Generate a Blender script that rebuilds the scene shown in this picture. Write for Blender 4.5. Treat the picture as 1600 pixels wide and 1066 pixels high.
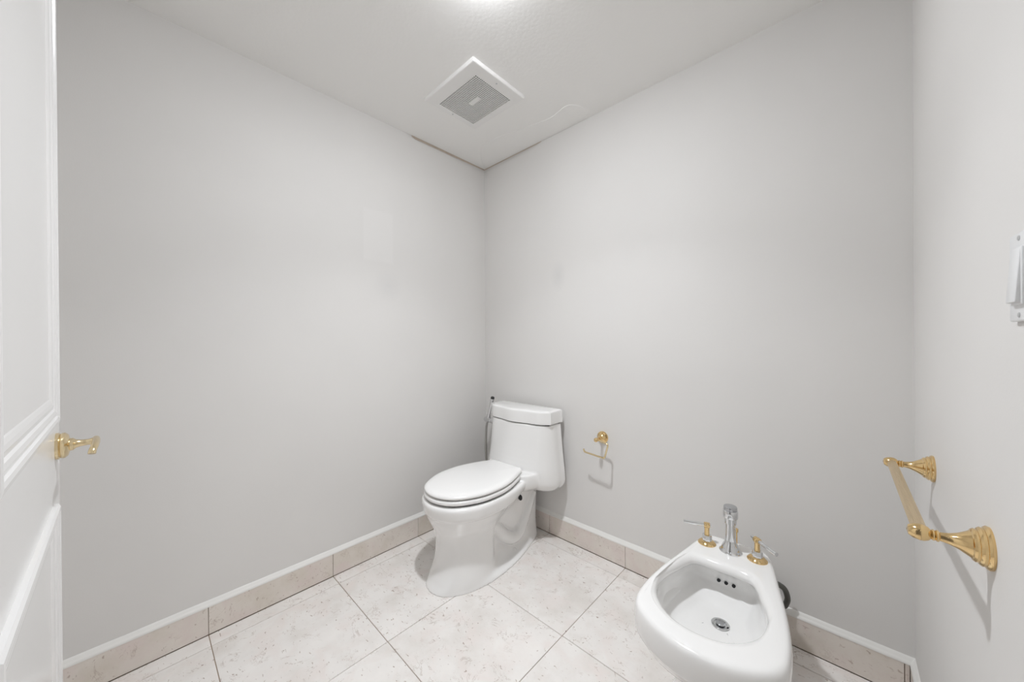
import bpy, bmesh, math, random
from mathutils import Vector, Matrix
PI = math.pi
random.seed(7)
for o in list(bpy.data.objects):
    bpy.data.objects.remove(o, do_unlink=True)
S = bpy.context.scene
COL = S.collection

# ------------------------------------------------------------------ camera
FPX, YAW, PITCH, ROLL = 547.28, 0.7525, -0.0023, -0.0073
CAM = Vector((1.7565, -1.6141, 1.106))
F = Vector((-math.sin(YAW) * math.cos(PITCH), math.cos(YAW) * math.cos(PITCH), math.sin(PITCH)))
R0 = Vector((math.cos(YAW), math.sin(YAW), 0)); U0 = R0.cross(F)
RR = math.cos(ROLL) * R0 + math.sin(ROLL) * U0
UU = -math.sin(ROLL) * R0 + math.cos(ROLL) * U0
cd = bpy.data.cameras.new('camera'); cam = bpy.data.objects.new('camera', cd); COL.objects.link(cam)
cd.sensor_width = 36; cd.lens = FPX / 1600 * 36; cd.clip_start = .01
cam.matrix_world = Matrix(((RR.x, UU.x, -F.x, CAM.x), (RR.y, UU.y, -F.y, CAM.y), (RR.z, UU.z, -F.z, CAM.z), (0, 0, 0, 1)))
S.camera = cam

# ------------------------------------------------------------------ light and exposure
W = bpy.data.worlds.new('world'); S.world = W; W.use_nodes = True
bgn = W.node_tree.nodes['Background']
bgn.inputs[0].default_value = (.93, .96, 1, 1); bgn.inputs[1].default_value = .3
LAMP = (.985, -.905)                     # recessed ceiling downlight, just above the frame
LAMP_GLOW = 430
ld_ = bpy.data.lights.new('downlight', 'AREA'); ld_.shape = 'DISK'; ld_.size = .085; ld_.energy = 5.3; ld_.color = (.92, .955, 1)
ld_.spread = math.radians(108)
lo_ = bpy.data.objects.new('downlight', ld_); COL.objects.link(lo_); lo_.location = (*LAMP, 2.240)
# two unseen fill lights, added behind the doorway to lift the ambient light
for hx_ in (.7, 1.9):
    hl_ = bpy.data.lights.new('hall_fill', 'AREA'); hl_.shape = 'DISK'; hl_.size = .30; hl_.energy = 3; hl_.color = (.92, .955, 1)
    ho_ = bpy.data.objects.new('hall_fill', hl_); COL.objects.link(ho_); ho_.location = (hx_, -2.95, 2.42)
S.view_settings.view_transform = 'Standard'; S.view_settings.look = 'None'
S.view_settings.gamma = 1; S.view_settings.use_curve_mapping = False
S.view_settings.exposure = -0.03

# ------------------------------------------------------------------ materials
def mat(name, col, rough=.5, metal=0, coat=0, emis=None, estr=0, spec=None):
    m = bpy.data.materials.new(name); m.use_nodes = True
    b = m.node_tree.nodes['Principled BSDF']
    b.inputs['Base Color'].default_value = (*col, 1); b.inputs['Roughness'].default_value = rough
    b.inputs['Metallic'].default_value = metal; b.inputs['Coat Weight'].default_value = coat
    b.inputs['Coat Roughness'].default_value = .04
    if spec is not None: b.inputs['Specular IOR Level'].default_value = spec
    if emis: b.inputs['Emission Color'].default_value = (*emis, 1); b.inputs['Emission Strength'].default_value = estr
    return m
def nd(m, t, **kw):
    n = m.node_tree.nodes.new(t)
    for k, v in kw.items():
        if k in n.inputs: n.inputs[k].default_value = v
        else: setattr(n, k, v)
    return n
def lk(m, a, b): m.node_tree.links.new(a, b)
def bump(m, height, strength, dist):
    b = nd(m, 'ShaderNodeBump', Strength=strength, Distance=dist)
    lk(m, height, b.inputs['Height']); lk(m, b.outputs[0], m.node_tree.nodes['Principled BSDF'].inputs['Normal'])
def ramp(m, fac, stops):
    r = nd(m, 'ShaderNodeValToRGB'); e = r.color_ramp.elements
    e[0].position, e[0].color = stops[0][0], (*stops[0][1], 1)
    e[1].position, e[1].color = stops[-1][0], (*stops[-1][1], 1)
    for p, c in stops[1:-1]:
        x = e.new(p); x.color = (*c, 1)
    lk(m, fac, r.inputs[0]); return r.outputs[0]
def mix(m, fac, a, b):
    n = nd(m, 'ShaderNodeMix', data_type='RGBA')
    ins = [i for i in n.inputs if i.type == 'RGBA']
    if isinstance(fac, float): n.inputs[0].default_value = fac
    else: lk(m, fac, n.inputs[0])
    for s, v in zip(ins, (a, b)):
        if isinstance(v, tuple): s.default_value = (*v, 1)
        else: lk(m, v, s)
    return [o for o in n.outputs if o.type == 'RGBA'][0]
def base(m): return m.node_tree.nodes['Principled BSDF'].inputs['Base Color']

def wall_paint(name, col, marks=()):
    m = mat(name, col, .62, spec=.3)
    g = nd(m, 'ShaderNodeNewGeometry')
    n = nd(m, 'ShaderNodeTexNoise', Scale=260.0, Detail=3.0); lk(m, g.outputs['Position'], n.inputs['Vector'])
    bump(m, n.outputs['Fac'], .10, .0012)
    n2 = nd(m, 'ShaderNodeTexNoise', Scale=1.7, Detail=2.0); lk(m, g.outputs['Position'], n2.inputs['Vector'])
    c = ramp(m, n2.outputs['Fac'], [(.3, tuple(v * .975 for v in col)), (.7, tuple(min(1, v * 1.015) for v in col))])
    # touched-up patch / faint scuff: round or square spots with a shape of their own
    for (cx, cy, cz, sx, sy, sz, square, tint, amt) in marks:
        mp = nd(m, 'ShaderNodeMapping', vector_type='POINT')
        mp.inputs['Location'].default_value = (-cx / sx, -cy / sy, -cz / sz); mp.inputs['Scale'].default_value = (1 / sx, 1 / sy, 1 / sz)
        lk(m, g.outputs['Position'], mp.inputs[0])
        if square:
            ab = nd(m, 'ShaderNodeVectorMath', operation='ABSOLUTE'); lk(m, mp.outputs[0], ab.inputs[0])
            sp = nd(m, 'ShaderNodeSeparateXYZ'); lk(m, ab.outputs[0], sp.inputs[0])
            q1 = nd(m, 'ShaderNodeMath', operation='MAXIMUM'); lk(m, sp.outputs[0], q1.inputs[0]); lk(m, sp.outputs[1], q1.inputs[1])
            d = nd(m, 'ShaderNodeMath', operation='MAXIMUM'); lk(m, q1.outputs[0], d.inputs[0]); lk(m, sp.outputs[2], d.inputs[1])
            do = d.outputs[0]; lo = .88
        else:
            ln = nd(m, 'ShaderNodeVectorMath', operation='LENGTH'); lk(m, mp.outputs[0], ln.inputs[0]); do = ln.outputs['Value']; lo = 0.
        f = nd(m, 'ShaderNodeMapRange'); f.inputs['From Min'].default_value = lo; f.inputs['From Max'].default_value = 1.
        f.inputs['To Min'].default_value = amt; f.inputs['To Max'].default_value = 0; lk(m, do, f.inputs['Value'])
        c = mix(m, f.outputs[0], c, tint)
    lk(m, c, base(m)); return m

WALLC = (.80, .780, .757)
M = {}
M['wall_left'] = wall_paint('wall_paint_left', WALLC, [(0, -.752, 1.655, 1, .085, .14, True, (.84, .82, .80), .4), (0, -.70, 1.40, 1, .09, .09, False, (.6, .6, .6), .2)])
M['wall_back'] = wall_paint('wall_paint_back', WALLC, [(.603, 0, 1.465, .055, 1, .09, False, (.55, .55, .55), .25)])
M['wall'] = wall_paint('wall_paint', WALLC)
def ceiling_paint():
    m = mat('ceiling_paint', (.945, .93, .905), .6, spec=.3)
    g = nd(m, 'ShaderNodeNewGeometry')
    n = nd(m, 'ShaderNodeTexNoise', Scale=75.0, Detail=3.0); lk(m, g.outputs['Position'], n.inputs['Vector'])
    bump(m, n.outputs['Fac'], .16, .003); return m
M['ceil'] = ceiling_paint()
def marble(name, a, b, pink, vein, rough, vs=1.):
    m = mat(name, a, rough, spec=.45)
    g = nd(m, 'ShaderNodeNewGeometry'); oi = nd(m, 'ShaderNodeObjectInfo')
    mul = nd(m, 'ShaderNodeMath', operation='MULTIPLY'); mul.inputs[1].default_value = 37.; lk(m, oi.outputs['Random'], mul.inputs[0])
    va = nd(m, 'ShaderNodeVectorMath', operation='ADD'); lk(m, g.outputs['Position'], va.inputs[0]); lk(m, mul.outputs[0], va.inputs[1])
    P = va.outputs[0]
    n1 = nd(m, 'ShaderNodeTexNoise', Scale=5.0, Detail=6.0, Roughness=.62); lk(m, P, n1.inputs['Vector'])
    c = ramp(m, n1.outputs['Fac'], [(.32, b), (.5, a), (.7, tuple(min(1, v * 1.05) for v in a))])
    n2 = nd(m, 'ShaderNodeTexNoise', Scale=9.0, Detail=5.0, Distortion=.8); lk(m, P, n2.inputs['Vector'])
    f2 = ramp(m, n2.outputs['Fac'], [(.48, (0, 0, 0)), (.68, (.75, .75, .75))]); c = mix(m, f2, c, pink)
    # fine wandering veins
    n3 = nd(m, 'ShaderNodeTexNoise', Scale=7.0, Detail=7.0, Roughness=.7, Distortion=1.2); lk(m, P, n3.inputs['Vector'])
    f3 = ramp(m, n3.outputs['Fac'], [(.488, (0, 0, 0)), (.5, (vs * .55,) * 3), (.512, (0, 0, 0))])
    n5 = nd(m, 'ShaderNodeTexNoise', Scale=14.0, Detail=3.0); lk(m, P, n5.inputs['Vector'])
    f5 = ramp(m, n5.outputs['Fac'], [(.5, (0, 0, 0)), (.62, (1, 1, 1))])
    fm = nd(m, 'ShaderNodeMath', operation='MULTIPLY'); lk(m, f3, fm.inputs[0]); lk(m, f5, fm.inputs[1])
    c = mix(m, fm.outputs[0], c, vein)
    # little fossil flecks
    mp = nd(m, 'ShaderNodeMapping'); mp.inputs['Scale'].default_value = (1, 1.9, 1.4); mp.inputs['Rotation'].default_value = (0, 0, .6); lk(m, P, mp.inputs[0])
    n4 = nd(m, 'ShaderNodeTexNoise', Scale=55.0, Detail=2.0, Roughness=.5, Distortion=.6); lk(m, mp.outputs[0], n4.inputs['Vector'])
    f4 = ramp(m, n4.outputs['Fac'], [(.665, (0, 0, 0)), (.74, (vs * .7,) * 3)]); c = mix(m, f4, c, vein)
    lk(m, c, base(m))
    return m
M['tile'] = marble('cream_marble', (.885, .85, .815), (.79, .745, .70), (.86, .79, .75), (.42, .33, .27), .22, 1.25)
M['base_tile'] = marble('pink_cream_marble', (.835, .77, .705), (.755, .685, .60), (.81, .70, .66), (.42, .31, .25), .25, .9)
M['grout'] = mat('brown_grout', (.40, .285, .19), .9)
M['caulk'] = mat('white_caulk', (.89, .875, .84), .45)
M['gap'] = mat('tan_exposed_edge', (.64, .55, .46), .8)
M['porc'] = mat('white_porcelain', (.93, .918, .90), .12, coat=.6)
M['seat'] = mat('white_plastic', (.93, .918, .90), .2, coat=.3)
M['chrome'] = mat('polished_chrome', (.78, .79, .80), .06, 1)
M['brushed'] = mat('satin_chrome', (.55, .56, .58), .22, 1)
M['satin'] = mat('light_chrome', (.70, .70, .71), .12, 1)
M['brass'] = mat('polished_brass', (.80, .585, .30), .11, 1)
M['pale_brass'] = mat('pale_brass', (.80, .66, .42), .22, 1)
M['reeded'] = mat('reeded_brass', (.72, .58, .38), .35, 1)
M['door'] = mat('white_door_paint', (.84, .828, .815), .22, spec=.5)
M['plastic'] = mat('white_switch_plastic', (.86, .86, .86), .3)
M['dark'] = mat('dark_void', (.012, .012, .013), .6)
M['black'] = mat('black_rubber', (.02, .02, .02), .4)
M['hose'] = mat('grey_braided_hose', (.42, .41, .39), .35, .8)
M['darkhose'] = mat('dark_grey_hose', (.10, .10, .088), .45)
M['vent'] = mat('white_vent_plastic', (.90, .885, .865), .35)
M['duct'] = mat('duct_interior', (.045, .045, .045), .8)
M['screw'] = mat('painted_screw', (.6, .6, .6), .35, .5)
M['lens'] = mat('glowing_lens', (.9, .9, .9), .4, emis=(.92, .955, 1), estr=LAMP_GLOW)

# ------------------------------------------------------------------ helpers
def link(name, bm, m, parent=None, smooth=None, kind=None):
    me = bpy.data.meshes.new(name)
    bmesh.ops.recalc_face_normals(bm, faces=bm.faces[:])
    if smooth is not None:
        for f in bm.faces: f.smooth = True
        for e in bm.edges:
            if len(e.link_faces) == 2 and e.calc_face_angle(0) > math.radians(smooth): e.smooth = False
    bm.to_mesh(me); bm.free()
    o = bpy.data.objects.new(name, me); COL.objects.link(o); me.materials.append(m)
    if parent: o.parent = parent
    if kind: o['kind'] = kind
    return o
def thing(name, label, cat, loc, group=None):
    o = bpy.data.objects.new(name, None); COL.objects.link(o); o.location = loc
    o.empty_display_size = .05
    o['label'] = label; o['category'] = cat
    if group: o['group'] = group
    return o
def BM(): return bmesh.new()
def add_box(bm, x0, x1, y0, y1, z0, z1, bev=0, seg=2):
    t = bmesh.new()
    bmesh.ops.create_cube(t, size=1)
    for v in t.verts:
        v.co = ((x0 + x1) / 2 + v.co.x * (x1 - x0), (y0 + y1) / 2 + v.co.y * (y1 - y0), (z0 + z1) / 2 + v.co.z * (z1 - z0))
    if bev: bmesh.ops.bevel(t, geom=t.edges[:], offset=bev, segments=seg, profile=.5, affect='EDGES')
    merge(bm, t)
def merge(bm, t):
    mp = {v: bm.verts.new(v.co) for v in t.verts}
    for f in t.faces:
        try: bm.faces.new([mp[v] for v in f.verts])
        except ValueError: pass
    t.free()
def frame_for(axis):
    a = Vector(axis).normalized()
    u = a.orthogonal().normalized() if abs(a.z) < .999 else Vector((1, 0, 0))
    return u, a.cross(u), a
def add_lathe(bm, prof, origin, axis=(0, 0, 1), n=32, squash=None):
    """prof: list of (radius, height) from bottom to top; r=0 closes"""
    u, v, a = frame_for(axis); o = Vector(origin); rings = []
    for r, h in prof:
        if r < 1e-6: rings.append([bm.verts.new(o + a * h)])
        else: rings.append([bm.verts.new(o + a * h + (u * math.cos(2 * PI * k / n) + v * math.sin(2 * PI * k / n)) * r) for k in range(n)])
    for A, B in zip(rings, rings[1:]):
        if len(A) == 1 and len(B) == 1: continue
        for k in range(n):
            k2 = (k + 1) % n
            if len(A) == 1: bm.faces.new((A[0], B[k], B[k2]))
            elif len(B) == 1: bm.faces.new((A[k], A[k2], B[0]))
            else: bm.faces.new((A[k], A[k2], B[k2], B[k]))
    if len(rings[0]) > 1: bm.faces.new(rings[0][::-1])
    if len(rings[-1]) > 1: bm.faces.new(rings[-1])
def add_tube(bm, pts, r, n=14, caps=True):
    pts = [Vector(p) for p in pts]; rs = r if isinstance(r, (list, tuple)) else [r] * len(pts)
    rings = []; u = None
    for i, p in enumerate(pts):
        t = (pts[min(i + 1, len(pts) - 1)] - pts[max(i - 1, 0)]).normalized()
        if u is None: u = t.orthogonal().normalized()
        u = (u - t * u.dot(t)).normalized(); v = t.cross(u)
        rings.append([bm.verts.new(p + (u * math.cos(2 * PI * k / n) + v * math.sin(2 * PI * k / n)) * rs[i]) for k in range(n)])
    for A, B in zip(rings, rings[1:]):
        for k in range(n): bm.faces.new((A[k], A[(k + 1) % n], B[(k + 1) % n], B[k]))
    if caps: bm.faces.new(rings[0][::-1]); bm.faces.new(rings[-1])
def cr(p0, p1, p2, p3, t):
    return tuple(.5 * (2 * b + (c - a) * t + (2 * a - 5 * b + 4 * c - d) * t * t + (3 * b - a - 3 * c + d) * t ** 3) for a, b, c, d in zip(p0, p1, p2, p3))
def spline(ps, n, closed=False):
    out = []; N = len(ps)
    for i in range(N - 1):
        for k in range(n):
            out.append(cr(ps[max(i - 1, 0)], ps[i], ps[i + 1], ps[min(i + 2, N - 1)], k / n))
    out.append(tuple(ps[-1])); return out
def outline(half, n=5):
    """half: (w, f) from rear centre to front centre -> closed mirrored outline"""
    m1 = (-half[1][0], half[1][1]); m2 = (-half[-2][0], half[-2][1])
    ext = [m1] + list(half) + [m2]; N = len(half); pts = []
    for i in range(1, N):
        for k in range(n): pts.append(cr(ext[i - 1], ext[i], ext[i + 1], ext[i + 2], k / n))
    pts.append(half[-1])
    left = [(-w, f) for w, f in pts[1:-1]][::-1]
    return pts + left
def add_loft(bm, rings, n=5, vn=3, cap0=True, cap1=True):
    """rings: (z, half outline); z may be a single height or a list matching the half outline"""
    outs = []
    for z, half in rings:
        zz = z if isinstance(z, (list, tuple)) else [z] * len(half)
        o2 = outline(half, n)
        oz = outline([(0.0, v) for v in zz], n)
        outs.append([(w, f, q[1]) for (w, f), q in zip(o2, oz)])
    cols = [spline([o[i] for o in outs], vn) for i in range(len(outs[0]))]
    L = len(cols[0]); K = len(cols)
    vs = [[bm.verts.new((cols[i][j][0], -cols[i][j][1], cols[i][j][2])) for i in range(K)] for j in range(L)]
    for j in range(L - 1):
        for i in range(K): bm.faces.new((vs[j][i], vs[j][(i + 1) % K], vs[j + 1][(i + 1) % K], vs[j + 1][i]))
    for c, row in ((cap0, vs[0]), (cap1, vs[-1])):
        if c:
            cc = sum((v.co for v in row), Vector()) / K; cv = bm.verts.new(cc)
            for i in range(K): bm.faces.new((row[i], row[(i + 1) % K], cv))
    return vs
def soften(obj, voxel, iters, fac=.5):
    """weld overlapping closed shells into one surface and round the inner corners"""
    r = obj.modifiers.new('r', 'REMESH'); r.mode = 'VOXEL'; r.voxel_size = voxel; r.use_smooth_shade = True
    s = obj.modifiers.new('s', 'SMOOTH'); s.factor = fac; s.iterations = iters
    dg = bpy.context.evaluated_depsgraph_get(); dg.update()
    me = bpy.data.meshes.new_from_object(obj.evaluated_get(dg))
    obj.modifiers.clear(); old = obj.data; mats = list(old.materials); obj.data = me
    if not me.materials:
        for m in mats: me.materials.append(m)
    for p in me.polygons: p.use_smooth = True
    bpy.data.meshes.remove(old)

# ------------------------------------------------------------------ room shell
WX, HC, FY = 1.9208, 2.264, -1.83       # right wall, ceiling, front wall
T = .011                                 # skirting thickness
def slab(name, x0, x1, y0, y1, z0, z1, m):
    bm = BM(); add_box(bm, x0, x1, y0, y1, z0, z1); return link(name, bm, m, kind='structure')
floor = slab('floor', -.1, WX + .1, FY - .1, .1, -.08, -.0035, M['grout'])
ceil = slab('ceiling', -.1, WX + .1, FY - .1, .1, HC, HC + .08, M['ceil'])
wall_left = slab('wall_left', -.1, 0, FY - .1, .1, -.0035, HC, M['wall_left'])
wall_back = slab('wall_back', 0, WX, 0, .1, -.0035, HC, M['wall_back'])
wall_right = slab('wall_right', WX, WX + .1, FY - .1, .1, -.0035, HC, M['wall'])
bm = BM(); DX0, DX1, DZ = 1.275, 1.85, 2.06
add_box(bm, 0, DX0, FY - .1, FY, -.0035, HC); add_box(bm, DX1, WX, FY - .1, FY, -.0035, HC); add_box(bm, DX0, DX1, FY - .1, FY, DZ, HC)
wall_front = link('wall_front', bm, M['wall'], kind='structure')

# dressing area beyond the doorway, white walls of its own
bm = BM(); HX0, HX1, HY0, HZ = -.4, 3.0, -4.2, 2.45
add_box(bm, HX0 - .1, HX0, HY0, FY - .1, -.08, HZ); add_box(bm, HX1, HX1 + .1, HY0, FY - .1, -.08, HZ); add_box(bm, HX0, HX1, HY0 - .1, HY0, -.08, HZ)
add_box(bm, HX0, -.1, FY - .2, FY - .1, -.08, HZ); add_box(bm, WX + .1, HX1, FY - .2, FY - .1, -.08, HZ); add_box(bm, -.1, WX + .1, FY - .2, FY - .1, HC + .08, HZ)
link('wall_hall', bm, M['wall'], kind='structure')
slab('ceiling_hall', HX0 - .1, HX1 + .1, HY0 - .1, FY - .1, HZ, HZ + .08, M['ceil'])
slab('floor_hall', HX0 - .1, HX1 + .1, HY0 - .1, FY - .1, -.08, 0, M['tile'])

# floor tiles: grid joints, cut pieces along the left and back wall
GX = [T, .0805, .5375, .9945, 1.4515, WX - T]
GY = [-T, -.0915, -.5375, -.9930, -1.4385, -1.93]
J = .0011
def tile_bm(x0, x1, y0, y1, z0, z1):
    bm = BM(); add_box(bm, x0, x1, y0, y1, z0, z1, .0010, 1); return bm
for i in range(len(GX) - 1):
    for k in range(len(GY) - 1):
        jl = .00045 if (i <= 1) else J
        dz = random.uniform(-.0004, .0003)
        link('tile', tile_bm(GX[i] + J, GX[i + 1] - J, GY[k + 1] + J, GY[k] - J, -.012, dz), M['tile'], floor)
# skirting: marble pieces with a bead of white caulk on top
BH = .105
def skirting(name, pieces, along, wall):
    """along 'x' (back wall) or 'y' (side walls)"""
    par = None
    bm = BM(); lo, hi = min(p[0] for p in pieces), max(p[1] for p in pieces)
    # setting bed behind the stones
    if along == 'x': add_box(bm, lo, hi, -.004, 0, 0, BH - .002)
    elif wall == 'left': add_box(bm, 0, .004, lo, hi, 0, BH - .002)
    else: add_box(bm, WX - .004, WX, lo, hi, 0, BH - .002)
    par = link(name, bm, M['grout'], kind='structure')
    for a, b in pieces:
        if along == 'x': t = tile_bm(a + .0008, b - .0008, -T, -.003, .0012, BH)
        elif wall == 'left': t = tile_bm(.003, T, a + .0008, b - .0008, .0012, BH)
        else: t = tile_bm(WX - T, WX - .003, a + .0008, b - .0008, .0012, BH)
        link('stone', t, M['base_tile'], par)
    # caulk bead: concave triangular section
    sec = [(0, BH - .001), (T + .001, BH - .001), (T + .0012, BH + .004), (T * .75, BH + .0075), (.005, BH + .0125), (.0015, BH + .0195), (0, BH + .0205)]
    bm = BM(); n = 40; rows = []
    lo, hi = (0, WX) if along == 'x' else (lo, 0)
    for k in range(n + 1):
        s = lo + (hi - lo) * k / n; j = random.uniform(-.0006, .0008)
        row = []
        for d, z in sec:
            z2 = z + (j if z > BH else 0)
            row.append(bm.verts.new((s, -d, z2) if along == 'x' else ((d, s, z2) if wall == 'left' else (WX - d, s, z2))))
        rows.append(row)
    for A, B in zip(rows, rows[1:]):
        for k in range(len(sec)): bm.faces.new((A[k], A[(k + 1) % len(sec)], B[(k + 1) % len(sec)], B[k]))
    bm.faces.new(rows[0]); bm.faces.new(rows[-1][::-1])
    link('caulk_bead', bm, M['caulk'], par, 60)
    return par
skirting('baseboard_back', [(0.0, .0805), (.0805, .5375), (.5375, .9945), (.9945, 1.4515), (1.4515, 1.898), (1.898, WX - T)], 'x', 'back')
skirting('baseboard_left', [(-.0915, -T), (-.5375, -.0915), (-.993, -.5375), (-1.4385, -.993), (-1.83, -1.4385)], 'y', 'left')
skirting('baseboard_right', [(-.40, -T), (-.86, -.40), (-1.31, -.86), (-1.83, -1.31)], 'y', 'right')

# opened joint with tan edge where wall and ceiling meet in the far corner
def gap_strip(name, along, a0, a1, h0, h1):
    bm = BM(); n = 24; A, B, C_, D = [], [], [], []
    for k in range(n + 1):
        s = a0 + (a1 - a0) * k / n; h = h0 + (h1 - h0) * math.sin(min(1, k / n * 1.6) * PI / 2) * random.uniform(.75, 1.1)
        if k == n: h *= .4
        for lst, d, z in ((A, .0, HC), (B, .0025, HC - .0002), (C_, .0018, HC - h), (D, 0, HC - h)):
            lst.append(bm.verts.new((s, -d, z) if along == 'x' else (d, s, z)))
    for P, Q in ((A, B), (B, C_), (C_, D), (D, A)):
        for k in range(n): bm.faces.new((P[k], P[k + 1], Q[k + 1], Q[k]))
    bm.faces.new((A[0], B[0], C_[0], D[0])); bm.faces.new((A[-1], D[-1], C_[-1], B[-1]))
    return link(name, bm, M['gap'], kind='structure')
gap_strip('trim_1', 'y', 0, -.553, .006, .012)
gap_strip('trim_2', 'x', 0, .492, .006, .0045)
# blister of peeling paint on the ceiling by the corner
pts = [(.02, -.03), (.10, -.12), (.20, -.20), (.33, -.21), (.50, -.17), (.66, -.14), (.78, -.16), (.83, -.09), (.80, -.02), (.5, -.012), (.2, -.012)]
bm = BM(); pp = spline([(*p,) for p in pts] + [pts[0]], 6)[:-1]
cx = sum(p[0] for p in pp) / len(pp); cy = sum(p[1] for p in pp) / len(pp)
top = [bm.verts.new((x, y, HC - .0002)) for x, y in pp]
bot = [bm.verts.new((cx + (x - cx) * .985, cy + (y - cy) * .955, HC - .0022)) for x, y in pp]
for k in range(len(pp)):
    k2 = (k + 1) % len(pp); bm.faces.new((top[k], top[k2], bot[k2], bot[k]))
bm.faces.new(bot); bm.faces.new(top[::-1])
link('paint_blister', bm, M['ceil'], ceil)

# ------------------------------------------------------------------ door, swung back against the front wall
DY = -1.73
DL, DR = .543, 1.255
bm = BM(); add_box(bm, DL, DR, DY - .04, DY, .012, 2.03, .0015, 1)
door = link('door_1', bm, M['door'], kind='structure')
pv = Matrix.Translation((DL, DY, 0)); door.matrix_world = pv @ Matrix.Rotation(math.radians(1.35), 4, 'Z') @ pv.inverted()
def moulding(x0, x1, z0, z1):
    """picture-frame moulding, section across its width w at height h"""
    sec = [(0, 0), (.001, .010), (.005, .0145), (.011, .0155), (.016, .0135), (.018, .009), (.024, .0105), (.030, .0085), (.033, .0045), (.040, .006), (.046, .0045), (.052, .002), (.055, 0)]
    bm = BM(); rows = []
    for d, h in sec:
        rows.append([bm.verts.new((x, DY + h * .62 - .0003, z)) for x, z in ((x0 + d, z0 + d), (x1 - d, z0 + d), (x1 - d, z1 - d), (x0 + d, z1 - d))])
    for A, B in zip(rows, rows[1:]):
        for k in range(4): bm.faces.new((A[k], A[(k + 1) % 4], B[(k + 1) % 4], B[k]))
    A, B = rows[0], rows[-1]
    for k in range(4): bm.faces.new((A[k], B[k], B[(k + 1) % 4], A[(k + 1) % 4]))
    return bm
UP = (.640, 1.157, .949, 1.93); LO = (.640, 1.157, .16, .794)
for r in (UP, LO):
    link('panel_moulding', moulding(*r), M['door'], door)
lx, lz = .602, .8985
bm = BM(); add_lathe(bm, [(.0265, 0), (.0265, .004), (.024, .006), (.0255, .008), (.0255, .012), (.021, .016), (.013, .018), (0, .018)], (lx, DY, lz), (0, 1, 0))
lev = link('door_lever', bm, M['pale_brass'], door, 40)
bm = BM(); add_lathe(bm, [(.0125, 0), (.0125, .006), (.0085, .010), (.0068, .016), (.0060, .026), (.0072, .030), (.0072, .040), (.005, .042), (0, .042)], (lx, DY + .016, lz), (0, 1, 0))
link('lever_spindle', bm, M['pale_brass'], lev, 40)
bm = BM()
arm = [(lx - .008, DY + .052, lz + .004), (lx + .01, DY + .053, lz + .004), (lx + .035, DY + .053, lz + .003), (lx + .058, DY + .052, lz), (lx + .070, DY + .050, lz - .005), (lx + .074, DY + .049, lz - .011)]
add_tube(bm, spline(arm, 5), .0056, 14)
link('lever_arm', bm, M['pale_brass'], lev, 50)
# knuckle hinges on the far side of the leaf
for z in (.25, 1.05, 1.8):
    bm = BM(); add_lathe(bm, [(.007, 0), (.007, .09), (.004, .094), (0, .094)], (DR + .006, DY - .046, z), n=14); add_box(bm, DR - .03, DR + .006, DY - .043, DY - .039, z, z + .09)
    link('hinge', bm, M['brass'], door, 40)

# ------------------------------------------------------------------ toilet
TX = .426
toilet = thing('toilet', 'white one-piece toilet with closed lid in the room corner', 'toilet', (TX, 0, 0))
toilet.rotation_euler.z = math.radians(1.2)
bm = BM()
z0 = [(0, .05), (.06, .056), (.105, .17), (.140, .30), (.156, .42), (.155, .53), (.128, .64), (.070, .722), (0, .745)]
zA = [(0, .05), (.058, .057), (.100, .17), (.134, .30), (.150, .42), (.151, .53), (.125, .637), (.068, .718), (0, .741)]
zB = [(0, .055), (.055, .06), (.078, .16), (.092, .29), (.108, .40), (.138, .52), (.128, .62), (.074, .70), (0, .722)]
zC = [(0, .06), (.053, .065), (.074, .15), (.080, .28), (.084, .42), (.130, .492), (.126, .59), (.078, .67), (0, .698)]
zD = [(0, .06), (.055, .065), (.076, .15), (.082, .28), (.086, .42), (.126, .487), (.122, .58), (.076, .66), (0, .689)]
zE = [(0, .06), (.058, .065), (.080, .15), (.090, .28), (.104, .415), (.130, .487), (.126, .585), (.079, .67), (0, .698)]
zF = [(0, .06), (.060, .065), (.085, .15), (.100, .28), (.138, .40), (.158, .487), (.150, .598), (.094, .692), (0, .724)]
zG = [(0, .06), (.062, .065), (.090, .15), (.118, .28), (.163, .39), (.177, .487), (.165, .606), (.105, .698), (0, .733)]
zH = [(0, .06), (.066, .065), (.096, .15), (.138, .28), (.178, .39), (.187, .490), (.174, .612), (.110, .705), (0, .744)]
zI = [(0, .06), (.070, .065), (.105, .15), (.156, .28), (.184, .39), (.190, .490), (.178, .612), (.112, .710), (0, .750)]
zJ = [(0, .065), (.066, .07), (.100, .155), (.150, .28), (.178, .39), (.184, .490), (.172, .608), (.107, .702), (0, .742)]
add_loft(bm, [(0, z0), (.010, zA), (.035, zB), (.09, zC), (.17, zD), (.235, zE), (.290, zF), (.319, zG), (.330, zH), (.358, zI), (.376, zI), (.386, zJ)], 6, 4)
# trapway swelling along both sides
for s in (-1, 1):
    path = [(s * .070, -.44, .215), (s * .074, -.40, .165), (s * .078, -.35, .115), (s * .079, -.29, .085), (s * .076, -.235, .105), (s * .070, -.19, .155), (s * .064, -.15, .21), (s * .055, -.11, .26)]
    add_tube(bm, spline(path, 5), .034, 14)
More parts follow.
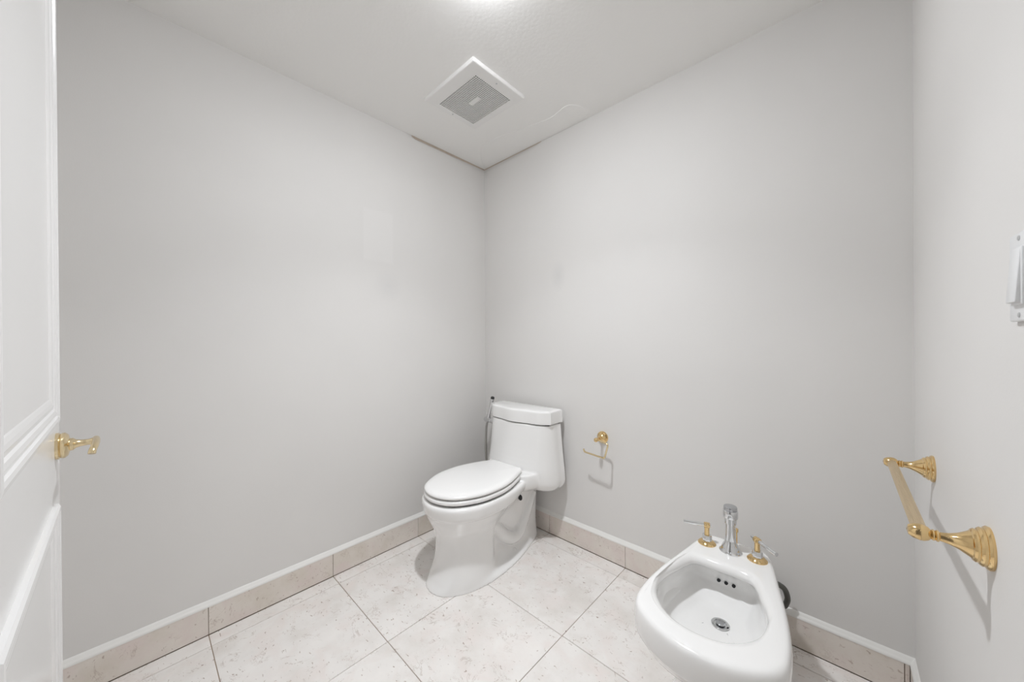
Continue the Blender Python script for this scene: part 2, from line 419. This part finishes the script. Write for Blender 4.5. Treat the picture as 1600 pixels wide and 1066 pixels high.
# tank, flaring slightly downwards, rounded underneath, with a deck that runs into the rim
def tk(w, ff, r=.041):
    return [(0, r), (w * .55, r), (w - .004, r + .003), (w, r + .040), (w - .005, .132), (w * .80, .132 + (ff - .132) * .60), (w * .45, ff - .012), (0, ff)]
add_loft(bm, [(.302, tk(.185, .150, .06)), (.308, tk(.218, .190, .052)), (.328, tk(.236, .218, .044)), (.355, tk(.243, .234)), (.41, tk(.240, .236)), (.47, tk(.233, .222)), (.55, tk(.225, .212)), (.6535, tk(.216, .204))], 6, 3)
dk = lambda d: [(0, .12), (.10, .12), (.17 - d, .14), (.185 - d, .18), (.172 - d, .225), (.150 - d, .27), (.10, .30), (0, .30)]
add_loft(bm, [(.318, dk(.03)), (.35, dk(0)), (.402, dk(.002)), (.410, dk(.012))], 6, 3)
body = link('body', bm, M['porc'], toilet); soften(body, .0042, 5)
# tank lid with bowed front
def ld(w, ff, r=.039): return [(0, r), (w * .5, r), (w - .003, r + .002), (w, r + .03), (w, .136), (w - .005, .147), (w * .76, .147 + (ff - .147) * .55), (w * .42, ff - .016), (0, ff)]
bm = BM()
add_loft(bm, [(.6575, ld(.213, .200, .041)), (.659, ld(.220, .208)), (.665, ld(.222, .2105)), (.716, ld(.221, .2095)), (.7245, ld(.2185, .207, .041)), (.7285, ld(.212, .2005, .046)), (.7305, ld(.18, .18, .06))], 6, 3)
link('tank_lid', bm, M['porc'], toilet, 50)
bm = BM(); add_loft(bm, [(.652, ld(.209, .196, .045)), (.659, ld(.209, .196, .045))], 5, 1); link('lid_gap_shade', bm, M['dark'], toilet, 50)  # near-black insert stands in for the shaded gap under the tank lid
SEAT = [(0, .232), (.075, .234), (.106, .243), (.140, .31), (.174, .41), (.183, .50), (.168, .602), (.104, .705), (0, .742)]
def so(k): return [(w * k, .487 + (f - .487) * k) for w, f in SEAT]
bm = BM(); add_loft(bm, [(.3935, so(.95)), (.395, so(.98)), (.401, so(1.0)), (.409, so(.995)), (.4135, so(.97)), (.4145, so(.93))], 6, 2)
link('seat', bm, M['seat'], toilet, 60)
bm = BM(); add_loft(bm, [(.4185, so(.93)), (.4195, so(.97)), (.425, so(.99)), (.432, so(.975)), (.4385, so(.91)), (.4415, so(.75)), (.4435, so(.45)), (.444, so(.15))], 6, 3)
link('seat_lid', bm, M['seat'], toilet, 60)
bm = BM(); add_loft(bm, [(.386, so(.92)), (.421, so(.92))], 5, 1); link('seat_gap_shade', bm, M['dark'], toilet, 60)  # dark slab added so the gaps below and above the seat read as shade
bm = BM(); add_lathe(bm, [(.013, -.01), (.013, .003), (.009, .007), (0, .008)], (.098, -.30, .027), (.55, 0, .83), 18); link('bolt_cap', bm, M['pale_brass'] if False else M['seat'], toilet, 40)
bm = BM()
t = bmesh.new(); bmesh.ops.create_uvsphere(t, u_segments=16, v_segments=10, radius=1)
for v in t.verts: v.co = Vector((.101 + v.co.x * .012, -.255 + v.co.y * .010 - v.co.z * .003, .283 + v.co.z * .017))
merge(bm, t); link('fixing_hole', bm, M['dark'], toilet, 60)

# ------------------------------------------------------------------ bidet
BX = 1.474
bidet = thing('bidet', 'white porcelain bidet with chrome and brass taps against the back wall', 'bidet', (BX, 0, 0))
bidet.rotation_euler.z = math.radians(2.0)
bm = BM()
ro = lambda d: [(0, .134 + d), (.060, .134 + d), (.086 - d * .5, .140 + d), (.112 - d, .186 + d * .3), (.138 - d, .31), (.166 - d, .45), (.179 - d, .575), (.165 - d, .658 - d * .4), (.095 - d * .5, .714 - d * .8), (0, .735 - d)]
pb = lambda w, ff, fr: [(0, fr), (w * .5, fr), (w * .75, fr + .01), (w * .88, fr + .05), (w * .95, fr + .13), (w, .40), (w * .98, .47), (w * .86, ff - .07), (w * .5, ff - .018), (0, ff)]
add_loft(bm, [(0, pb(.128, .62, .09)), (.012, pb(.127, .618, .09)), (.03, pb(.118, .60, .09)), (.09, pb(.112, .59, .09)), (.17, pb(.116, .60, .09)), (.225, pb(.132, .635, .10)),
              (.262, ro(.030)), (.283, ro(.012)), (.292, ro(.006)), (.300, ro(.002)), (.330, ro(0)), (.352, ro(.001)), (.364, ro(.005)), (.3695, ro(.012)), (.371, ro(.022))], 6, 3, cap1=False)
io = lambda d, fr, ff, w=.138: [(0, fr), (w * .38 - d, fr), (w * .60 - d, fr + .008), (w * .72 - d, fr + .035), (w * .82 - d, fr + .075), (w * .95 - d, fr + .13), (w - d, fr + .19), (w * .88 - d, ff - .075), (w * .5 - d * .6, ff - .018), (0, ff)]
R1 = io(.042, .352, .55)
R2 = [(0, .378), (.012, .378), (.018, .380), (.022, .385), (.025, .392), (.026, .40), (.025, .408), (.020, .418), (.012, .425), (0, .427)]
A0, A1 = ro(.022), io(-.007, .302, .672)
mid = lambda k: [(a[0] + (b[0] - a[0]) * k, a[1] + (b[1] - a[1]) * k) for a, b in zip(A0, A1)]
INN = [(.371, A0), (.3713, mid(.2)), (.3713, mid(.5)), (.3713, mid(.8)), (.3710, mid(.93)), (.3705, A1), (.3685, io(-.004, .310, .665)), (.364, io(.000, .316, .658)), (.356, io(.003, .321, .652)), (.346, io(.003, .320, .652)), (.332, io(-.001, .306, .658)), (.310, io(-.004, .290, .664)), (.285, io(-.001, .280, .662)), (.262, io(.008, .290, .650)),
       (.246, io(.018, .322, .618)), (.236, io(.028, .338, .590)), (.2315, R1), (.2302, [(a[0] * .5 + b[0] * .5, a[1] * .5 + b[1] * .5) for a, b in zip(R1, R2)]), (.229, R2)]
# the rim joins the two lofts ring to ring: same control count, so weld by distance
inn = add_loft(bm, INN, 6, 3, cap0=False)
for jr, row in enumerate(inn):              # the opening sits a little left of the outer rim's middle
    sh = -.012 * min(1, jr / 15)
    for v_ in row: v_.co.x += sh
for v_ in bm.verts:
    if len(v_.link_faces) > 60 and v_.co.z > .1: v_.co.x -= .012
bmesh.ops.remove_doubles(bm, verts=bm.verts[:], dist=.0004)
link('basin', bm, M['porc'], bidet, 70)
# faucet column
FYY = -.217; FX = -.004
fa = None
bm = BM(); add_lathe(bm, [(.0345, 0), (.0345, .003), (.030, .007), (.0275, .012), (.0265, .018), (.0215, .026), (.0175, .034), (.0165, .042), (0, .042)], (FX, FYY, .370), n=36)
fa = link('faucet', bm, M['chrome'], bidet, 35)
bm = BM(); add_lathe(bm, [(.0172, 0), (.0155, .04), (.0150, .066), (.0185, .068), (.0185, .086), (.0225, .088), (.0232, .092), (.0232, .110), (.0222, .114), (.019, .115)], (FX, FYY, .400), n=36)
link('column', bm, M['chrome'], fa, 35)
bm = BM(); add_lathe(bm, [(.0195, 0), (.0205, .003), (.0205, .009), (.019, .012), (.012, .0135), (0, .014)], (FX, FYY, .514), n=36); link('cap', bm, M['brushed'], fa, 40)
bm = BM(); add_lathe(bm, [(.007, 0), (.007, .006), (.0035, .008), (.0032, .055), (.0065, .058), (.0065, .068), (0, .071)], (FX + .012, FYY + .032, .371), n=18); link('pop_up_rod', bm, M['brass'], fa, 40)
def tap(x, y, d, tilt, bx):
    bm = BM(); add_lathe(bm, [(.0290, 0), (.0290, .0025), (.026, .006), (.021, .010), (.017, .0125), (0, .0125)], (x, y, .3705), n=32)
    h = link('handle', bm, M['brass'], bidet, 40)
    bm = BM(); add_lathe(bm, [(.0158, 0), (.0158, .017), (.0140, .020), (0, .020)], (x, y, .382), n=8); link('collar', bm, M['chrome'], h, 30)
    bm = BM(); add_lathe(bm, [(.0085, 0), (.0078, .018), (.0082, .028), (.0098, .030), (.0098, .040), (.008, .042), (0, .042)], (x, y, .401), n=20); link('stem', bm, M['brass'], h, 35)
    c = Vector((x, y, .436)); d = Vector(d).normalized()
    bm = BM(); add_tube(bm, [c - d * bx, c + d * .076], .0062, 18)
    link('lever', bm, M['chrome'], h, 50)
    bm = BM(); add_tube(bm, [c - d * .0095, c - d * .0085, c + d * .0085, c + d * .0095], [.0078, .0092, .0092, .0078], 18); link('lever_collar', bm, M['brass'], h, 40)
tap(-.077, -.217, (-1, -.33, .0), 0, .014)
tap(.072, -.217, (.72, -.69, -.02), 0, .022)
# drain, stopper, overflow holes
bm = BM()
add_lathe(bm, [(.0245, 0), (.0250, .0015), (.0235, .0030), (.018, .0020), (.0165, -.001), (.0160, -.006), (0, -.006)], (-.002, -.400, .2304), n=36)
dr = link('drain', bm, M['chrome'], bidet, 40)
bm = BM(); add_lathe(bm, [(.0158, 0), (.0158, .001), (0, .001)], (-.002, -.400, .2257), n=28); link('drain_void', bm, M['dark'], dr, 40)
bm = BM(); add_lathe(bm, [(.005, -.004), (.005, .002), (.0125, .004), (.0132, .006), (.011, .0085), (0, .0095)], (-.002, -.3985, .2287), n=28); link('stopper', bm, M['brushed'], dr, 40)
for k in (-1, 0, 1):
    bm = BM(); add_lathe(bm, [(.0052, -.006), (.0052, .0035), (0, .0035)], (-.006 + k * .0215, -.2855, .295), (0, -1, .25), 18); link('overflow_hole', bm, M['dark'], bidet, 40)
# drain trap hose looping to the wall behind the bowl
bm = BM()
hp = [(.06, -.13, .245), (.100, -.085, .240), (.130, -.050, .215), (.1405, -.038, .182), (.138, -.030, .155), (.125, -.026, .132), (.08, -.022, .12), (.02, -.02, .118)]
add_tube(bm, spline(hp, 6), .0090, 16); link('supply_hose', bm, M['darkhose'], bidet, 60)

# ------------------------------------------------------------------ toilet paper holder on the back wall
PX, PZ = .8735, .609
tp = thing('toilet_paper_holder', 'empty gold toilet paper holder with open hook arm on the wall beside the toilet', 'holder', (PX, 0, PZ))
bm = BM(); add_lathe(bm, [(.0300, 0), (.0300, .003), (.027, .005), (.027, .008), (.023, .010), (.0225, .013), (.015, .018), (.0095, .025), (0, .025)], (0, 0, 0), (0, -1, 0)); link('wall_plate', bm, M['brass'], tp, 40)
bm = BM(); add_lathe(bm, [(.0090, .02), (.0068, .032), (.0062, .048), (.0078, .052), (.0062, .056), (.0090, .060), (.0105, .066), (.0100, .073), (.0065, .078), (0, .080)], (0, 0, 0), (0, -1, 0), 24); link('post', bm, M['brass'], tp, 50)
bm = BM()
A = [(.004, -.052, -.004), (.030, -.052, -.009), (.048, -.053, -.0125), (.0545, -.054, -.017), (.0555, -.057, -.027), (.0535, -.078, -.066), (.0505, -.081, -.0735), (.041, -.0815, -.0755), (-.02, -.0805, -.071), (-.052, -.0795, -.0685), (-.060, -.079, -.066), (-.0635, -.0785, -.058), (-.0645, -.078, -.054)]
add_tube(bm, spline(A, 5), .0044, 12); link('arm', bm, M['pale_brass'], tp, 60)

# ------------------------------------------------------------------ towel bar on the right wall
tb = thing('towel_bar', 'polished brass towel bar with flared stepped ends on the right wall', 'towel bar', (WX, -.521, .787))
for y in (-.219, .219):
    bm = BM()
    add_lathe(bm, [(.0310, 0), (.0318, .003), (.0300, .0055), (.0278, .0065), (.0282, .0095), (.0262, .012), (.0240, .013), (.0243, .0155), (.0225, .018), (.0200, .0190), (.0165, .024), (.0120, .031), (.0090, .038), (.0072, .045), (.0068, .049),
                   (.0088, .0505), (.0088, .0525), (.0072, .0535), (.0085, .055), (.0085, .0565), (.0070, .058), (.0105, .061), (.0128, .066), (.0130, .071), (.0112, .078), (.0075, .083), (0, .085)], (0, y, 0), (-1, 0, 0), 40)
    link('post', bm, M['brass'], tb, 32)
bm = BM()
# finely reeded rod
n = 48; rows = []
for y in (-.212, .212):
    rows.append([bm.verts.new((-.069 + math.cos(2 * PI * k / n) * (.0092 if k % 2 else .0086), y, math.sin(2 * PI * k / n) * (.0092 if k % 2 else .0086))) for k in range(n)])
for k in range(n): bm.faces.new((rows[0][k], rows[0][(k + 1) % n], rows[1][(k + 1) % n], rows[1][k]))
bm.faces.new(rows[0][::-1]); bm.faces.new(rows[1])
link('rod', bm, M['reeded'], tb)

# ------------------------------------------------------------------ light switch on the right wall
SY, SZ = -.8865, 1.1785
sw = thing('light_switch', 'white wall light switch with tilted rocker above the towel bar', 'light switch', (WX, SY, SZ))
bm = BM(); add_box(bm, -.006, 0, -.0345, .0345, -.0540, .0540, .0022, 3); link('cover_plate', bm, M['plastic'], sw, 60)
bm = BM(); add_box(bm, -.0085, -.001, -.0185, .0185, -.0345, .0345, .001, 2); link('switch_frame', bm, M['plastic'], sw, 60)
bm = BM()
v = [bm.verts.new(p) for p in ((-.006, -.0155, .0315), (-.006, .0155, .0315), (-.006, .0155, -.0315), (-.006, -.0155, -.0315), (-.0090, -.0155, .0312), (-.0090, .0155, .0312), (-.0128, .0155, -.0312), (-.0128, -.0155, -.0312))]
for f in ((0, 1, 2, 3), (4, 7, 6, 5), (0, 4, 5, 1), (1, 5, 6, 2), (2, 6, 7, 3), (3, 7, 4, 0)): bm.faces.new([v[i] for i in f])
bmesh.ops.bevel(bm, geom=bm.edges[:], offset=.0008, segments=2, profile=.5, affect='EDGES')
link('rocker', bm, M['plastic'], sw, 60)
for z in (-.0465, .0465):
    bm = BM(); add_lathe(bm, [(.0032, 0), (.0032, .0008), (.0022, .0014), (0, .0016)], (-.0058, 0, z), (-1, 0, 0), 14); link('screw', bm, M['screw'], sw, 40)

# ------------------------------------------------------------------ ceiling exhaust vent
V = (.316, .671, -.674, -.357); G = (.3485, .6145, -.611, -.395)
vc = ((V[0] + V[1]) / 2, (V[2] + V[3]) / 2)
vent = thing('exhaust_vent', 'square white exhaust fan grille on the ceiling', 'vent', (vc[0], vc[1], HC))
bm = BM(); vt = .0155
def ring(x0, x1, y0, y1, z): return [bm.verts.new((x - vc[0], y - vc[1], z)) for x, y in ((x0, y0), (x1, y0), (x1, y1), (x0, y1))]
rows = [ring(*V, 0), ring(V[0], V[1], V[2], V[3], -vt + .004), ring(V[0] + .002, V[1] - .002, V[2] + .002, V[3] - .002, -vt + .001), ring(V[0] + .005, V[1] - .005, V[2] + .005, V[3] - .005, -vt), ring(*G, -vt + .001), ring(*G, -.004), ring(*G, 0)]
for A_, B_ in zip(rows, rows[1:]):
    for k in range(4): bm.faces.new((A_[k], A_[(k + 1) % 4], B_[(k + 1) % 4], B_[k]))
for k in range(4): bm.faces.new((rows[-1][k], rows[-1][(k + 1) % 4], rows[0][(k + 1) % 4], rows[0][k]))
link('frame', bm, M['vent'], vent)
bm = BM(); add_box(bm, G[0] - vc[0], G[1] - vc[0], G[2] - vc[1], G[3] - vc[1], -.0015, -.0003); link('duct_backing', bm, M['duct'], vent)
bm = BM(); nx, ny = 28, 23; bw = .0015
for i in range(1, nx):
    x = G[0] + (G[1] - G[0]) * i / nx - vc[0]; add_box(bm, x - bw, x + bw, G[2] - vc[1], G[3] - vc[1], -vt + .001, -vt + .0045)
for i in range(1, ny):
    y = G[2] + (G[3] - G[2]) * i / ny - vc[1]; add_box(bm, G[0] - vc[0], G[1] - vc[0], y - bw, y + bw, -vt + .0012, -vt + .0043)
link('grille', bm, M['vent'], vent, kind='stuff')
bm = BM(); add_box(bm, -.033, .033, -.0125, .0125, -vt - .0008, -vt + .003, .001, 1)
o = link('badge_plate', bm, M['vent'], vent); o.location = (.487 - vc[0], -.507 - vc[1], 0)
for x, y in ((.334, -.52), (.645, -.515)):
    bm = BM(); add_lathe(bm, [(.004, 0), (.004, .001), (.0025, .002), (0, .0022)], (x - vc[0], y - vc[1], -vt + .0008), (0, 0, -1), 14); link('screw', bm, M['screw'], vent, 40)

# ------------------------------------------------------------------ hand sprayer in a holder hung on the left side of the tank
HX, HY, HZ2 = .137, -.113, .609
sp = thing('hand_sprayer', 'chrome hand sprayer with black tip in a holder left of the toilet tank', 'sprayer', (HX, HY, HZ2))
bm = BM(); add_lathe(bm, [(0, -.022), (.014, -.022), (.0165, -.017), (.0165, .028), (.0125, .032), (.0125, .042), (.0190, .045), (.0190, .060), (.014, .066), (.010, .069), (0, .069)], (0, 0, 0), (1, 0, .0), 24)
link('tank_holder', bm, M['satin'], sp, 40)
b0 = Vector((.006, -.002, .010)); b1 = Vector((.0445, 0, .136)); d = (b1 - b0)
bm = BM(); add_tube(bm, [b0 - d * .22, b0 - d * .05, b0, b0 + d * .12, b0 + d * .2, b0 + d * .8, b0 + d * .93, b1], [.008, .0105, .0125, .0125, .0095, .011, .0125, .0115], 18); link('handle', bm, M['satin'], sp, 50)
bm = BM(); add_lathe(bm, [(.0115, -.004), (.0120, .006), (.010, .011), (0, .012)], tuple(b1), tuple(d), 18); link('nozzle_tip', bm, M['black'], sp, 50)
bm = BM()
hp = [b0 - d * .2, b0 - d * .3, Vector((-.012, -.002, -.06)), Vector((-.018, 0, -.15)), Vector((-.020, .004, -.25)), Vector((-.016, .020, -.36)), Vector((-.008, .055, -.42)), Vector((.004, .072, -.435)), Vector((.008, .083, -.40))]
add_tube(bm, spline([tuple(p) for p in hp], 6), .0068, 14); link('hose', bm, M['hose'], sp, 60)
vo = Vector((.008, -HY, -.395))
bm = BM(); add_lathe(bm, [(.016, 0), (.016, .004), (.010, .008), (.010, .035), (0, .036)], tuple(vo), (0, -1, 0), 20); link('angle_valve', bm, M['chrome'], sp, 40)

# ------------------------------------------------------------------ ceiling lamp (just above the frame)
lamp = thing('ceiling_light', 'small round ceiling light with glowing dome lens in front of the vent', 'ceiling light', (*LAMP, HC))
bm = BM(); add_lathe(bm, [(.049, .0), (.049, .005), (.052, .006), (.060, .0045), (.066, .0015), (.066, 0)], (0, 0, 0), (0, 0, -1), 40); link('trim_ring', bm, M['plastic'], lamp, 40)
bm = BM(); add_lathe(bm, [(.048, 0), (.048, .006)] + [(.048 * math.cos(t), .006 + .016 * math.sin(t)) for t in [i * PI / 20 for i in range(1, 10)]] + [(0, .022)], (0, 0, 0), (0, 0, -1), 36); link('lens', bm, M['lens'], lamp, 60)
